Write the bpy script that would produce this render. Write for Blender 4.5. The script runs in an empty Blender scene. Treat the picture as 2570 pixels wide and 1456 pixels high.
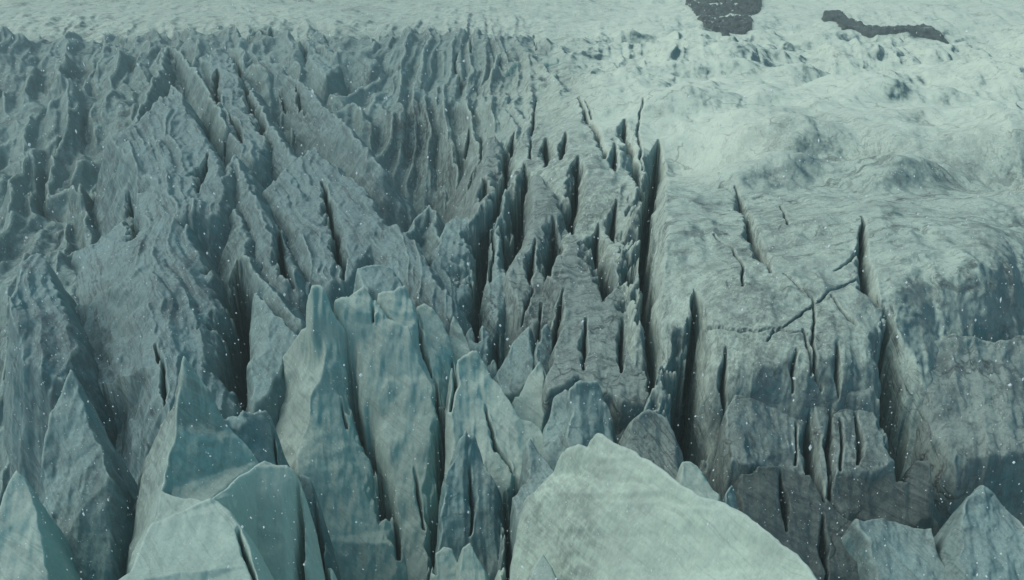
import bpy, math, random
import numpy as np
from mathutils import Vector
from mathutils.geometry import tessellate_polygon

sc = bpy.context.scene
# ------------------------------------------------------------------ camera
CZ, PITCH, CX, CY, F = 60.0, math.radians(26.0), 1284.5, 728.0, 2114.0
cam = bpy.data.cameras.new("camera"); cam_o = bpy.data.objects.new("camera", cam)
sc.collection.objects.link(cam_o); sc.camera = cam_o
cam_o.location = (0, 0, CZ); cam_o.rotation_euler = (math.radians(90) - PITCH, 0, 0)
cam.sensor_width = 36.0; cam.lens = 36.0 * F / 2569.0
cam.clip_start = 0.5; cam.clip_end = 6000
# ------------------------------------------------------------------ world, sun, exposure
SUN_EL, SUN_AZ = math.radians(46), math.radians(-86)     # azimuth from +Y towards +X
w = bpy.data.worlds.new("World"); sc.world = w; w.use_nodes = True
nt = w.node_tree; nt.nodes.clear()
sky = nt.nodes.new('ShaderNodeTexSky'); sky.sky_type = 'NISHITA'; sky.sun_disc = False
sky.sun_elevation = SUN_EL; sky.sun_rotation = SUN_AZ
sky.air_density = 1.0; sky.dust_density = 3.0
mixw = nt.nodes.new('ShaderNodeMix'); mixw.data_type = 'RGBA'
mixw.inputs[0].default_value = 0.75                       # overcast layer over the clear sky
mixw.inputs[7].default_value = (7.0, 9.8, 11.0, 1)
bg = nt.nodes.new('ShaderNodeBackground'); bg.inputs[1].default_value = 0.056
wo = nt.nodes.new('ShaderNodeOutputWorld')
nt.links.new(sky.outputs[0], mixw.inputs[6]); nt.links.new(mixw.outputs[2], bg.inputs[0]); nt.links.new(bg.outputs[0], wo.inputs[0])
sl = bpy.data.lights.new("sun", 'SUN'); sl.energy = 1.25; sl.angle = math.radians(38); sl.color = (1.0, .99, 0.90)
so = bpy.data.objects.new("sun", sl); sc.collection.objects.link(so)
sd = Vector((math.sin(SUN_AZ) * math.cos(SUN_EL), math.cos(SUN_AZ) * math.cos(SUN_EL), math.sin(SUN_EL)))
so.rotation_euler = sd.to_track_quat('Z', 'Y').to_euler()
sc.view_settings.view_transform = 'Standard'; sc.view_settings.look = 'None'
sc.view_settings.exposure = 0.14; sc.view_settings.gamma = 1.0
try: sc.cycles.max_bounces = 6; sc.cycles.diffuse_bounces = 3; sc.cycles.volume_bounces = 0
except Exception: pass

# ------------------------------------------------------------------ helpers
cp, sp = math.cos(PITCH), math.sin(PITCH)
def ray(px, py):
    a = (px - CX) / F; b = -(py - CY) / F
    dy = cp + b * sp; return a / dy, (-sp + b * cp) / dy      # dx/dY, dz/dY
def wp(px, py, Y):
    rx, rz = ray(px, py); return (rx * Y, Y, CZ + rz * Y)
def _h(ix, iy, iz, seed):
    h = (ix.astype(np.int64) * 374761393 + iy.astype(np.int64) * 668265263 + iz.astype(np.int64) * 2147483647 + seed * 974711) & 0xffffffff
    h = ((h ^ (h >> 13)) * 1274126177) & 0xffffffff
    h = h ^ (h >> 16)
    return ((h & 0xffff) / 32768.0 - 1.0).astype(np.float32)
def vn2(x, y, seed=0):
    ix = np.floor(x); iy = np.floor(y); fx = (x - ix).astype(np.float32); fy = (y - iy).astype(np.float32)
    fx = fx * fx * (3 - 2 * fx); fy = fy * fy * (3 - 2 * fy); z = np.zeros_like(ix)
    a = _h(ix, iy, z, seed); b = _h(ix + 1, iy, z, seed); c = _h(ix, iy + 1, z, seed); d = _h(ix + 1, iy + 1, z, seed)
    return (a + (b - a) * fx) * (1 - fy) + (c + (d - c) * fx) * fy
def vn3(x, y, z, seed=0):
    ix = np.floor(x); iy = np.floor(y); iz = np.floor(z)
    fx = (x - ix).astype(np.float32); fy = (y - iy).astype(np.float32); fz = (z - iz).astype(np.float32)
    fx = fx * fx * (3 - 2 * fx); fy = fy * fy * (3 - 2 * fy); fz = fz * fz * (3 - 2 * fz)
    r = 0
    for k in (0, 1):
        a = _h(ix, iy, iz + k, seed); b = _h(ix + 1, iy, iz + k, seed); c = _h(ix, iy + 1, iz + k, seed); d = _h(ix + 1, iy + 1, iz + k, seed)
        v = (a + (b - a) * fx) * (1 - fy) + (c + (d - c) * fx) * fy
        r = r + v * (fz if k else (1 - fz))
    return r
def fbm2(x, y, o=4, seed=0, g=0.5):
    r = 0; a = 1.0
    for k in range(o):
        r = r + a * vn2(x, y, seed + k * 17); x = x * 1.93 + 3.7 + y * 0.31; y = y * 1.93 - 1.3 - x * 0.12; a *= g
    return r
def ss(e0, e1, x):
    t = np.clip((x - e0) / (e1 - e0), 0, 1); return t * t * (3 - 2 * t)

# ------------------------------------------------------------------ ground shape: control points (px, py, Y, fin amplitude)
CT = """-300,90,330,8 0,90,330,8 321,90,330,8 600,92,330,8 900,100,325,7 1100,105,318,5 1300,100,325,4 1500,95,330,2 1900,90,335,2 2300,90,330,2 2800,90,330,2
-300,200,265,8 0,200,265,9 321,200,262,8 600,200,262,8 900,200,262,8 1150,200,262,6 1400,200,262,3.5 1600,190,268,1.5 1900,200,265,1 2300,200,262,1 2800,200,262,2
0,300,215,9 321,300,213,8 600,300,215,8 850,300,218,8 1000,300,222,9 1200,300,216,6 1400,300,214,1 1700,300,214,.5 1900,300,214,.5 2300,300,212,.5 2800,300,212,2
0,400,185,9 321,400,183,7 600,400,186,7 850,400,196,7 1000,400,208,8 1150,400,200,8 1250,400,188,3 1450,400,181,1 1700,400,180,.5 2000,400,178,.4 2500,400,180,.5
0,500,160,9 321,500,158,5 550,500,166,5 850,500,176,5 1000,500,186,7 1130,500,176,7 1230,500,163,3 1450,500,157,1.5 1750,500,155,.5 2000,500,154,.4 2500,500,154,.5
0,600,145,9 321,600,143,4 590,600,160,4 850,600,160,4 1000,600,164,5 1120,600,156,5 1230,600,146,3 1450,600,140,1.5 1750,600,138,.5 2000,600,136,.4 2500,600,136,.5
0,700,130,8 321,700,129,3 590,700,149,4 1000,700,148,4 1120,700,146,4 1300,700,133,2 1500,700,127,1.5 1750,700,124,.6 2000,700,121,.5 2500,700,122,1
0,850,118,8 321,850,118,3 600,850,138,3 900,850,132,3 1180,850,137,4 1300,850,124,3 1500,850,116,2 1750,850,112,.6 2000,850,109,.5 2200,850,111,.6 2500,850,118,2
0,1000,112,8 321,1000,112,3 600,1000,126,3 900,1000,122,3 1200,1000,120,4 1400,1000,113,3 1600,1000,110,2 1850,1000,104,.8 2050,1000,102,.8 2500,1000,112,3
0,1200,102,7 321,1200,102,4 600,1200,108,4 1000,1200,109,4 1300,1200,102,4 1600,1200,100,3 1850,1200,96,1 2100,1200,94,1 2500,1200,98,4
0,1456,88,7 321,1456,88,4 700,1456,92,4 1000,1456,92,4 1300,1456,90,4 1600,1456,88,3 1900,1456,84,1 2200,1456,82,1 2600,1456,84,3
0,2000,56,4 700,2000,58,4 1300,2000,58,4 1900,2000,57,3 2600,2000,56,3
-300,50,430,.5 400,52,430,.5 900,52,430,.5 1400,45,435,.5 1900,45,425,.7 2400,50,410,.7 2800,50,415,.7
-300,0,490,.3 400,0,490,.3 900,0,490,.3 1400,-5,490,.4 1900,-5,480,.5 2400,0,465,.5 2800,0,465,.5
-300,-60,580,.2 600,-60,580,.2 1400,-60,580,.2 2000,-60,570,.2 2800,-60,560,.2
-300,-110,710,.1 1284,-110,710,.1 2800,-110,710,.1"""
ctl = np.array([[float(v) for v in s.split(',')] for s in CT.split()])
cw = np.array([wp(a, b, c) for a, b, c, _ in ctl])
def rbf_co(t, Y): return np.stack([t * 2.0, np.log(Y) * 1.6], -1)
cq = rbf_co(cw[:, 0] / cw[:, 1], cw[:, 1])
def phi(r2): return np.sqrt(r2 + 0.01)
def rbf_fit(v, lam):
    n = len(cq); A = np.zeros((n + 3, n + 3)); d = ((cq[:, None] - cq[None]) ** 2).sum(-1)
    A[:n, :n] = phi(d) - lam * np.eye(n); A[:n, n] = 1; A[n, :n] = 1; A[:n, n + 1:] = cq; A[n + 1:, :n] = cq.T
    return np.linalg.solve(A, np.concatenate([v, np.zeros(3)]))
WZ = rbf_fit(cw[:, 2], 0.03); WA = rbf_fit(ctl[:, 3], 0.03)
def rbf_eval(W, x, y):
    q = rbf_co(x / y, y); r = W[-3] + W[-2] * q[..., 0] + W[-1] * q[..., 1]
    for i in range(len(cq)):
        r = r + W[i] * phi((q[..., 0] - cq[i, 0]) ** 2 + (q[..., 1] - cq[i, 1]) ** 2)
    return r
def hit(px, py):                                            # where a ray meets the smooth ground
    rx, rz = ray(px, py); Y = np.exp(np.linspace(math.log(30), math.log(900), 900))
    z = CZ + rz * Y; g = rbf_eval(WZ, rx * Y, Y); k = int(np.argmax(z < g)); return (rx * Y[k], Y[k], z[k])

# ------------------------------------------------------------------ the big grid
Q = 1.0                                                     # grid fineness
NC = int(1250 * Q)
T = np.concatenate([-0.80 - np.geomspace(.9, .002, 110), np.linspace(-0.80, 0.80, NC), 0.80 + np.geomspace(.002, .9, 110)]); NC = len(T)
Yn = np.exp(np.linspace(math.log(26), math.log(640), int(1750 * Q)))
Yf = np.exp(np.linspace(math.log(640), math.log(2600), 120))[1:]
YY = np.concatenate([Yn, Yf]); NR = len(YY)
GX = (YY[:, None] * T[None, :]); GY = np.repeat(YY[:, None], NC, 1)
# coarse evaluation of the smooth ground, refined by interpolation
ci = np.unique(np.concatenate([np.arange(0, NR, 10), [NR - 1]])); cj = np.unique(np.concatenate([np.arange(0, NC, 10), [NC - 1]]))
def refine(W):
    c = rbf_eval(W, GX[np.ix_(ci, cj)], GY[np.ix_(ci, cj)])
    r = np.stack([np.interp(np.arange(NC), cj, row) for row in c])
    fi = np.interp(np.arange(NR), ci, np.arange(len(ci))); i0 = np.minimum(fi.astype(int), len(ci) - 2); f = (fi - i0)[:, None]
    return r[i0] * (1 - f) + r[i0 + 1] * f
BZ = refine(WZ); AMP = np.clip(refine(WA), 0, 12)
az = GX / GY
s_ = 0.44 - 0.64 * ss(-0.22, 0.10, az)
wx = GX + 3.2 * fbm2(GX / 16, GY / 22, 3, 5); wy = GY + 4 * fbm2(GX / 20, GY / 20, 3, 9)
def fins(lam, seed, yl):
    u = (wx + wy * s_) / lam + 0.35 * fbm2(GX / 9, GY / 30, 3, seed); i = np.floor(u); f = u - i
    pk = 0.5 + 0.22 * vn2(i * 3.1, i * 0 + 7.7, seed); tri = np.where(f < pk, f / pk, (1 - f) / (1 - pk))
    a = 0.62 + 0.75 * vn2(i * 5.37 + 0.5, wy / yl, seed + 3) + 0.22 * vn2(i * 2.37 + 0.5, wy / (yl * .3), seed + 4)
    return np.clip(a, 0.05, 1.5) * tri ** 1.15
fz = 0.95 * fins(15.0, 40, 22) + 0.55 * fins(6.3, 60, 10) * (1 - .3 * ss(150, 240, GY))
BZ = BZ - 15 * (1 - ss(-0.10, 0.0, az)) * (1 - ss(215, 270, GY)) * ss(100, 125, GY) - 9 * (1 - ss(0.10, 0.15, az)) * (1 - ss(100, 125, GY)) * ss(50, 70, GY)
BZ = BZ - 7 * ss(-0.10, 0.0, az) * (1 - ss(0.14, 0.17, az)) * (1 - ss(150, 185, GY)) * ss(100, 125, GY)
BZ = BZ + 6 * np.exp(-((GY - 315) / 26) ** 2) * (1 - ss(-0.02, 0.08, az)) - 5 * np.exp(-((GY - 375) / 26) ** 2)
AMP = AMP * (1 + .45 * fbm2(GX / 28, GY / 50, 3, 31) * ss(220, 300, GY))
HT = BZ - AMP * 0.95 * (1.2 - fz)
HT += np.clip(AMP, 0, 3) * 0.14 * fbm2(GX / 2.4, GY / 2.4, 4, 77)
FUR = fins(4.6, 80, 16) * .7 + fins(2.1, 84, 7) * .35; FUR = (FUR - FUR.mean()).astype(np.float32)
HT += FUR * np.clip(AMP, 0, 5) * 0.22 * (1 - ss(330, 380, GY))
HT -= 7.5 * ss(.225, .27, az) * (1 - ss(99, 107, GY)) * ss(60, 80, GY)
HT += FUR * 1.3 * ss(0.10, 0.2, az) * (1 - ss(100, 116, GY))
# hummocky swells of the plateau on the right
hum = ss(0.02, 0.16, az) * ss(125, 170, GY) * (1 - ss(360, 460, GY))
HT += hum * (6.0 * fbm2(GX / 42 + GY / 90, GY / 25 - GX / 60, 2, 91) + 1.5 * fbm2(GX / 17, GY / 10 - GX / 40, 2, 93) + .7 * np.abs(fbm2(GX / 11, GY / 8 + GX / 20, 4, 95)))
low = ss(0.02, 0.12, az) * (1 - ss(125, 170, GY))
HT += low * (1.0 * fbm2(GX / 14, GY / 9, 4, 99) + 0.16 * fbm2(GX / 2.5, GY / 2.0, 4, 101))
far = ss(370, 470, GY); HT += far * (1.6 * fbm2(GX / 50, GY / 50, 3, 111) + 0.5 * fbm2(GX / 7, GY / 9, 4, 113)) + 150 * ss(750, 2500, GY)

# ------------------------------------------------------------------ crevasses: polylines px,py,half width(px) ; depth m
SL = [
 (12, "1215,444,4 1214,469,9 1206,503,7"), (6, "1209,338,6 1204,378,9 1189,435,10 1164,480,10 1147,515,6"),
 (16, "1269,372,6 1266,415,10 1252,458,10 1238,503,12 1221,549,16 1204,606,20 1198,663,24 1192,720,24 1186,790,20"),
 (20, "1312,412,3 1309,449,12 1301,520,18 1292,577,19 1281,634,17 1266,683,6"),
 (17, "1452,392,5 1446,435,11 1440,480,12 1429,535,14 1430,588,9"), (8, "1332,355,5 1332,401,6"), (12, "1372,344,4 1378,378,8 1369,418,6"),
 (18, "1386,545,9 1386,606,14 1380,649,12 1378,694,8"), (18, "1500,570,6 1492,606,12 1503,663,14 1514,720,14 1512,748,7"),
 (8, "1566,300,5 1568,321,8 1580,378,10 1597,429,11 1620,480,8"), (5, "1612,250,2 1600,330,3 1607,380,4 1612,425,3"),
 (25, "1654,350,4 1648,406,9 1640,449,14 1618,520,21 1617,606,24 1619,691,20 1624,751,13 1634,836,10 1637,922,8 1640,968,5"),
 (7, "1450,245,3 1470,300,5 1500,332,5 1517,372,6 1518,397,4"), (5, "1900,125,3 1908,155,5"), (6, "1345,250,2 1335,320,5 1332,345,3"),
 (28, "1741,728,7 1738,790,14 1722,880,25 1716,960,31 1716,1050,33 1728,1110,30 1748,1158,20"),
 (9, "1334,730,3 1324,770,4 1312,805,3"), (13, "1408,725,5 1400,770,7 1396,808,7 1392,865,5"), (9, "1356,765,5 1352,850,4"),
 (9, "1843,474,3 1855,510,6 1872,545,7 1890,600,8 1916,650,8 1936,686,5"), (5, "1793,588,2 1840,625,3 1862,660,4 1864,720,4"),
 (16, "2166,543,3 2163,610,6 2165,660,7 2180,720,10 2200,770,12"), (4, "2166,620,5 2130,655,5 2095,680,3"),
 (24, "2218,790,18 2236,900,26 2256,1050,34 2262,1180,36"), (18, "2036,1015,6 2035,1100,8 2036,1180,8 2050,1230,6 2066,1255,4"),
 (12, "2084,1030,4 2078,1120,5 2080,1240,4"), (6, "2108,1050,3 2110,1180,3"), (4, "2038,745,3 2040,850,4 2052,905,5 2068,960,3"),
 (1.2, "1925,850,3 1975,812,4 2020,775,4 2080,735,4 2150,700,3"), (1.2, "1965,690,3 2000,715,4 2035,745,3"), (2.5, "2018,822,3 2030,870,5 2045,920,5"),
 (1.6, "1758,820,2 1830,830,2.5 1910,825,2 2020,832,2 2060,850,2"), (2.5, "2090,745,2 2110,775,3 2150,815,3"), (5, "2000,1060,3 1998,1170,4"),
 (11, "2150,1040,3 2155,1110,6 2150,1170,4"), 
 (10, "1820,880,3 1812,960,6 1815,1040,5"), 
 (9, "1545,500,4 1538,560,7 1542,610,5"), (10, "1560,800,3 1555,860,6 1558,930,5"), (10, "1470,800,3 1462,870,6 1465,930,5"), (9, "1240,560,4 1232,640,7 1228,700,6"),
 (10, "1340,600,4 1332,660,7 1328,720,5"), (8, "2100,860,3 2098,930,5 2102,980,4"), (8, "2000,880,3 1990,930,5 1994,975,4"), (9, "1960,1190,4 1966,1250,5 1972,1320,3"), (9, "2060,1290,4 2070,1370,7 2075,1450,6"),
 (9, "1420,330,4 1412,370,7 1408,400,5"), (9, "1290,330,4 1282,370,7 1278,400,4"), (8, "1545,360,4 1540,400,6 1543,430,4"), (8, "1180,300,5 1172,350,8 1168,390,6"),
 (14, "805,455,4 822,520,8 837,581,10 852,650,10 863,700,6"), (13, "586,155,4 609,199,6 622,245,6 645,290,7 660,330,6 678,367,4"),
 (16, "540,175,8 533,210,11 545,262,10"), (9, "575,285,3 598,320,6 604,360,4"), (9, "703,235,3 712,265,6 722,290,5"), (8, "735,215,3 752,245,5 768,283,3"),
 (11, "520,385,5 505,430,8 500,480,8"), (8, "565,355,6 562,410,7"), (24, "596,650,10 598,720,22 602,820,28 602,920,32 598,1010,28"),
 (16, "690,560,8 712,640,12 735,715,8"), 
 (5, "1960,520,2 1975,560,3"), 
 (3, "1150,130,3 1140,160,6 1155,205,6 1160,235,3"), (6, "1180,95,4 1182,135,6"), (7, "1340,90,5 1345,125,8"),
 (5, "1240,150,3 1260,175,5 1280,185,5"), (4, "1470,250,2 1485,300,4"),
 (15, "872,840,3 879,890,9 888,960,12 908,1020,14 925,1080,14 937,1130,14 953,1195,13 972,1255,10 995,1320,6"),
 (14, "744,1200,7 743,1260,10 745,1330,11 752,1421,11 756,1480,10"), (15, "790,1245,3 798,1300,7 806,1370,10 815,1456,10"),
 (17, "1086,960,4 1094,1030,9 1098,1120,13 1100,1200,15 1098,1290,15 1088,1365,10 1082,1456,10"),
 (22, "1268,1240,6 1271,1300,9 1272,1380,10 1273,1480,11"), (8, "683,1085,4 684,1155,5"), (7, "978,1280,5 995,1340,9 1002,1400,9"),
 (6, "1215,1024,3 1240,1090,5 1265,1145,5 1285,1185,4"), (16, "1185,740,14 1192,800,16 1200,850,12"), (14, "1255,830,8 1240,880,10 1226,915,8"),
 (14, "392,860,4 400,920,6 408,980,6 412,1010,5"), (10, "325,500,12 330,570,14 332,600,10"), (6, "600,1325,3 618,1380,4 640,1456,4"),
 (10, "508,690,8 540,690,8 552,705,6"), (9, "1139,905,3 1141,960,5 1128,1030,5"), (8, "1050,800,3 1065,880,5 1080,950,5"), (6, "933,770,3 935,805,4"),
 (7, "1180,1180,4 1184,1250,6 1182,1330,5"), (8, "858,1010,3 870,1080,3"), (6, "1040,1180,3 1052,1260,4 1060,1330,4"),
]
def win(x0, x1, y0, y1):
    r0 = max(0, int(np.searchsorted(YY, y0)) - 1); r1 = min(NR, int(np.searchsorted(YY, y1)) + 1)
    ta = min(x0 / max(y0, 1), x0 / y1); tb = max(x1 / max(y0, 1), x1 / y1)
    c0 = max(0, int(np.searchsorted(T, ta)) - 1); c1 = min(NC, int(np.searchsorted(T, tb)) + 1)
    return r0, r1, c0, c1
def seg(x, y, a, b):
    dx, dy = b[0] - a[0], b[1] - a[1]; L = dx * dx + dy * dy + 1e-9
    t = np.clip(((x - a[0]) * dx + (y - a[1]) * dy) / L, 0, 1)
    return np.hypot(x - a[0] - t * dx, y - a[1] - t * dy), t
# ------------------------------------------------------------------ seracs: traced facets (P) and crest lines (L): px,py,Y
IT = []
def item(name, cat, label, mat, k, r, n, *prims): IT.append((name, cat, label, mat, k, r, n, prims))
item('ice_block', 'ice block', 'rounded pale snow-crusted block with a smooth top, nearest ice at the lower left', 'bright', 2.5, .8, .25,
 'P 300,1450,55 327,1425,57 387,1308,62 437,1285,63 520,1255,64 536,1262,64 566,1288,63 596,1325,62 612,1358,61 632,1421,59 650,1600,52 500,1900,44 200,1900,44 120,1600,50',)
item('ice_block', 'ice block', 'white-capped wedge of ice directly right of the rounded snow-crusted block', 'bright', 3.2, .5, .3,
 'P 526,1255,65 562,1229,68 602,1196,70 639,1169,72 625,1230,70.5 612,1300,69 596,1325,68',
 'P 639,1169,72 665,1156,73 695,1169,73 725,1169,73 738,1179,73 738,1249,71.5 741,1305,70.5 745,1355,69.5 751,1456,68 752,1700,64 640,1700,63 632,1421,67.5 612,1358,68.5 600,1310,69 625,1230,70.5')
item('ice_fin', 'ice fin', 'tiny pale blade of ice poking up from the dark gap at the bottom edge', 'clean', 4, .2, .15,
 'P 711,1411,69 719,1430,68.5 732,1470,67.5 735,1600,65 695,1600,65 700,1450,68')
item('ice_pinnacle', 'ice pinnacle', 'sharp pyramid pinnacle with pale left face and teal right face, lower left foreground', 'clean', 3.2, .35, .35,
 'P 465,892,88 453,922,88.8 442,958,89.5 435,974,90 430,1020,91 400,1063,92 381,1106,92 364,1149,92 351,1199,91 341,1265,90 331,1315,88 324,1371,86 310,1456,84 345,1400,74 381,1312,76.5 414,1206,80 424,1133,82.5 440,1073,84.5 452,974,87',
 'P 465,892,88 490,925,88 506,948,88 519,963,88 529,994,88 553,1047,88.2 580,1075,88 609,1100,87.5 629,1126,87 644,1156,86.5 660,1300,80.5 520,1257,79.5 463,1249,79.8 410,1232,79.8 414,1206,80.5 424,1133,82.5 440,1073,84.5 452,974,87',
 'P 410,1232,79 463,1249,78 520,1255,77 560,1330,73 470,1400,71 345,1400,74 387,1307,76.5')
item('serac', 'serac', 'low broken block with a jagged notched top, wedged right of the sharp teal pyramid pinnacle', 'steep', 3, .4, .7,
 'P 548,1052,92 570,1046,93 586,1040,94 598,1042,94 612,1028,94.5 629,1037,95 662,1025,96 672,1037,96 678,1106,93 685,1156,91 690,1300,85 600,1200,87 560,1080,90.5')
item('ice_fin', 'ice fin', 'tallest foreground fin, blunt cream-topped crest and long dirty arete, left of centre', 'clean', 3.2, .45, .55,
 'P 789,715,112 781,737,113 773,756,113.5 771,780,114 768,813,114.5 754,836,115.5 735,862,116.5 715,895,117 698,928,117 695,963,116.5 692,987,116 678,1030,115 690,1090,110 705,1150,105 731,1169,100 748,1146,100 761,1107,102 774,1040,104.5 781,994,106 797,945,107.5 807,912,108.5 811,862,110 814,813,111 822,796,111.3 817,763,111.8 811,720,112 800,713,112.2',
 'P 811,720,112 837,780,111.3 864,812,111 880,856,110.6 877,912,109.4 883,963,109 890,974,108.8 910,1017,107.6 927,1067,106.3 930,1113,104.8 943,1163,103.3 960,1219,101.5 983,1288,99 997,1322,97.8 1013,1371,95 1020,1600,88 800,1600,86 806,1350,93 790,1249,96.5 750,1190,98 748,1146,100 761,1107,102 774,1040,104.5 781,994,106 797,945,107.5 807,912,108.5 811,862,110 814,813,111 822,796,111.3 817,763,111.8')
item('ice_fin', 'ice fin', 'narrow upright rib between two dark slots at the foot of the tallest foreground fin', 'steep', 4, .3, .3,
 'P 757,1190,92 775,1195,92 788,1249,90.5 797,1300,89.5 805,1370,88 812,1456,86 815,1650,80 765,1650,80 762,1420,87 757,1330,89')
item('ice_fin', 'ice fin', 'broad grey-blue fin with horned top, right of the tallest fin', 'clean', 3.4, .35, .5,
 'P 848,752,113 864,745,114 880,745,114 897,730,114.5 912,718,115 917,727,114.8 926,748,114 932,790,112 937,756,114 950,778,113.4 970,800,112.8 1000,812,112.2 1016,819,112 1030,849,111 1049,895,109.5 1068,935,108.5 1079,963,107.5 1084,1030,105.5 1089,1100,103 1086,1180,100.5 1075,1260,98 1070,1330,95.5 1086,1371,94 1088,1600,87 1030,1600,87 1020,1400,94 1000,1322,96.5 965,1219,100 945,1140,102.5 932,1067,105 895,963,108 888,880,110 884,856,110.8 860,800,112')
item('ice_pinnacle', 'ice pinnacle', 'small bright fang of ice on the shoulder of the broad horned fin', 'bright', 3.6, .15, .15,
 'P 937,752,115.2 934,775,114.9 932,812,114.2 950,830,113.3 975,822,113.4 963,799,114 950,776,114.6')
item('ice_pinnacle', 'ice pinnacle', 'short pointed horn at the top of the broad grey-blue fin', 'clean', 3.0, .2, .2,
 'P 912,714,116 897,728,115.8 878,743,115.2 885,775,114.4 915,790,114.2 926,755,115.2')
item('ice_fin', 'ice fin', 'long thin dirt-streaked ridge whose crest runs down beside the broad horned fin', 'dirty', 3.0, .3, .5,
 'L 977,803,114 988,798,114.2 1003,812,114 1016,830,113.4 1030,856,112.5 1052,905,110.5 1079,963,108.3 1109,1004,106.5 1122,1047,105 1135,1106,103 1139,1136,101.8 1142,1180,99',)
item('serac', 'serac', 'pale crowned serac with two small teeth, just behind the broad horned fin', 'clean', 2.6, .5, .6,
 'P 950,735,117.5 963,730,118 987,731,118 997,721,118.3 1006,718,118.4 1016,743,117.8 1030,756,117.4 1043,780,116.5 1059,809,115.5 1073,832,114.8 1083,856,114 1092,879,113.2 1098,945,110 1100,1000,107 1079,963,108.5 1049,895,110.5 1016,819,113 975,790,114.5 955,760,116')
item('serac', 'serac', 'small wedge-topped serac standing behind the two-toothed pale crown', 'steep', 2.6, .4, .5,
 'P 903,668,128 925,664,129 960,668,129.5 985,680,129 1010,705,126.5 1010,760,121 960,740,122 920,730,122 905,700,125')
item('ice_fin', 'ice fin', 'rounded smooth fin, second of three leaning right of the two-toothed serac', 'clean', 3.2, .5, .4,
 'P 1049,773,119.5 1066,763,120 1083,770,120 1099,789,119.5 1116,813,118.5 1126,839,117.5 1133,880,115.5 1139,945,112.5 1136,1000,109.5 1120,1020,108 1100,960,110 1092,879,114 1070,830,116.5')
item('ice_pinnacle', 'ice pinnacle', 'little candle-shaped spire with a bright tip standing against the dark central gully', 'clean', 4.2, .25, .3,
 'P 1142,791,121 1137,803,121 1132,839,119.5 1135,869,118 1142,900,116.5 1160,925,115 1180,900,116.5 1178,879,117.5 1172,862,118.5 1162,832,119.8 1152,806,121')
item('serac', 'serac', 'squat shaded stump of ice just right of the candle-shaped spire', 'steep', 3.0, .4, .7,
 'P 1173,835,124 1185,822,125 1200,811,126 1212,822,125.5 1228,840,124 1232,880,121 1235,930,118 1205,900,120 1180,880,121')
item('ice_fin', 'ice fin', 'long central fin, flat pale crest running down right, dark seam below it', 'clean', 2.9, .4, .5,
 'P 1177,884,110 1187,879,110.6 1198,880,110.6 1208,899,110 1225,922,109.3 1255,974,107.4 1271,994,106.7 1288,1017,105.8 1304,1043,104.8 1314,1047,104.7 1331,1053,104.5 1357,1073,103.6 1367,1106,102 1380,1146,100 1390,1172,98.5 1350,1190,96.5 1300,1200,96 1281,1179,97.5 1261,1133,100 1238,1080,102.3 1215,1024,104.8 1198,965,107.2',
 'P 1177,884,110 1198,965,107.2 1215,1024,104.6 1238,1080,101.9 1261,1133,99.6 1281,1179,97.2 1260,1260,92.5 1200,1230,94 1145,1200,95.5 1130,1106,100 1122,1047,102.5 1139,945,107.2 1150,905,109')
item('ice_fin', 'ice fin', 'ragged double-tipped fin leaning in the shade below the long central fin', 'steep', 3.2, .35, .55,
 'P 1159,1080,94.5 1149,1096,94 1142,1133,93 1129,1179,91.5 1125,1249,89 1106,1288,87.5 1104,1348,85.5 1100,1600,79 1262,1600,79 1263,1456,83 1258,1338,86.5 1246,1272,88.5 1238,1206,90.5 1215,1150,92.5 1195,1100,94.3 1184,1084,95 1178,1083,95 1172,1098,94')
item('ice_fin', 'ice fin', 'teal lower shoulder of ice beneath the double-tipped fin at the bottom edge', 'clean', 3.2, .4, .35,
 'P 1092,1385,80 1110,1372,80.5 1130,1378,80.2 1145,1420,79 1150,1600,74 1085,1600,74 1086,1420,79',
 'P 1160,1370,79 1178,1362,79.5 1195,1390,78.5 1215,1430,77.5 1230,1600,72 1150,1600,72 1155,1430,77.5')
item('serac', 'serac', 'dirty flank of ice between the narrow black slot and the big bright slab', 'steep', 2.6, .5, .7,
 'P 1276,1268,87 1294,1249,88 1305,1225,89.5 1320,1205,90.5 1331,1120,95.5 1340,1108,96 1354,1139,94.5 1374,1169,92.5 1397,1181,91 1380,1230,87 1340,1300,82 1330,1456,77 1330,1650,70 1285,1650,71 1283,1456,80 1278,1350,83.5')
item('ice_block', 'ice block', 'huge smooth bright slab filling the lower right foreground', 'bright', 2.6, .9, .34,
 'P 1397,1181,80 1403,1169,80 1417,1136,80 1427,1126,80 1450,1115,79.5 1475,1123,78.8 1486,1096,79.2 1496,1083,79.3 1509,1085,79 1539,1103,77.5 1576,1123,76 1606,1146,74.3 1652,1179,71.8 1695,1207,69.7 1745,1232,68 1801,1259,66.3 1837,1285,64.6 1880,1308,63.2 1930,1338,61.6 1973,1368,60.2 2003,1394,59 2033,1424,57.7 2052,1456,56.4 2120,1700,47 1800,1900,43 1500,1700,54 1370,1650,60 1285,1456,73 1290,1330,77 1330,1240,79')
item('ice_pinnacle', 'ice pinnacle', 'small pale cone rising at the bottom edge under the big bright slab', 'clean', 2.4, .5, .25,
 'P 1360,1391,69 1340,1420,68 1325,1456,66.5 1300,1700,60 1430,1700,60 1395,1456,66.5 1380,1420,68')
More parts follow.
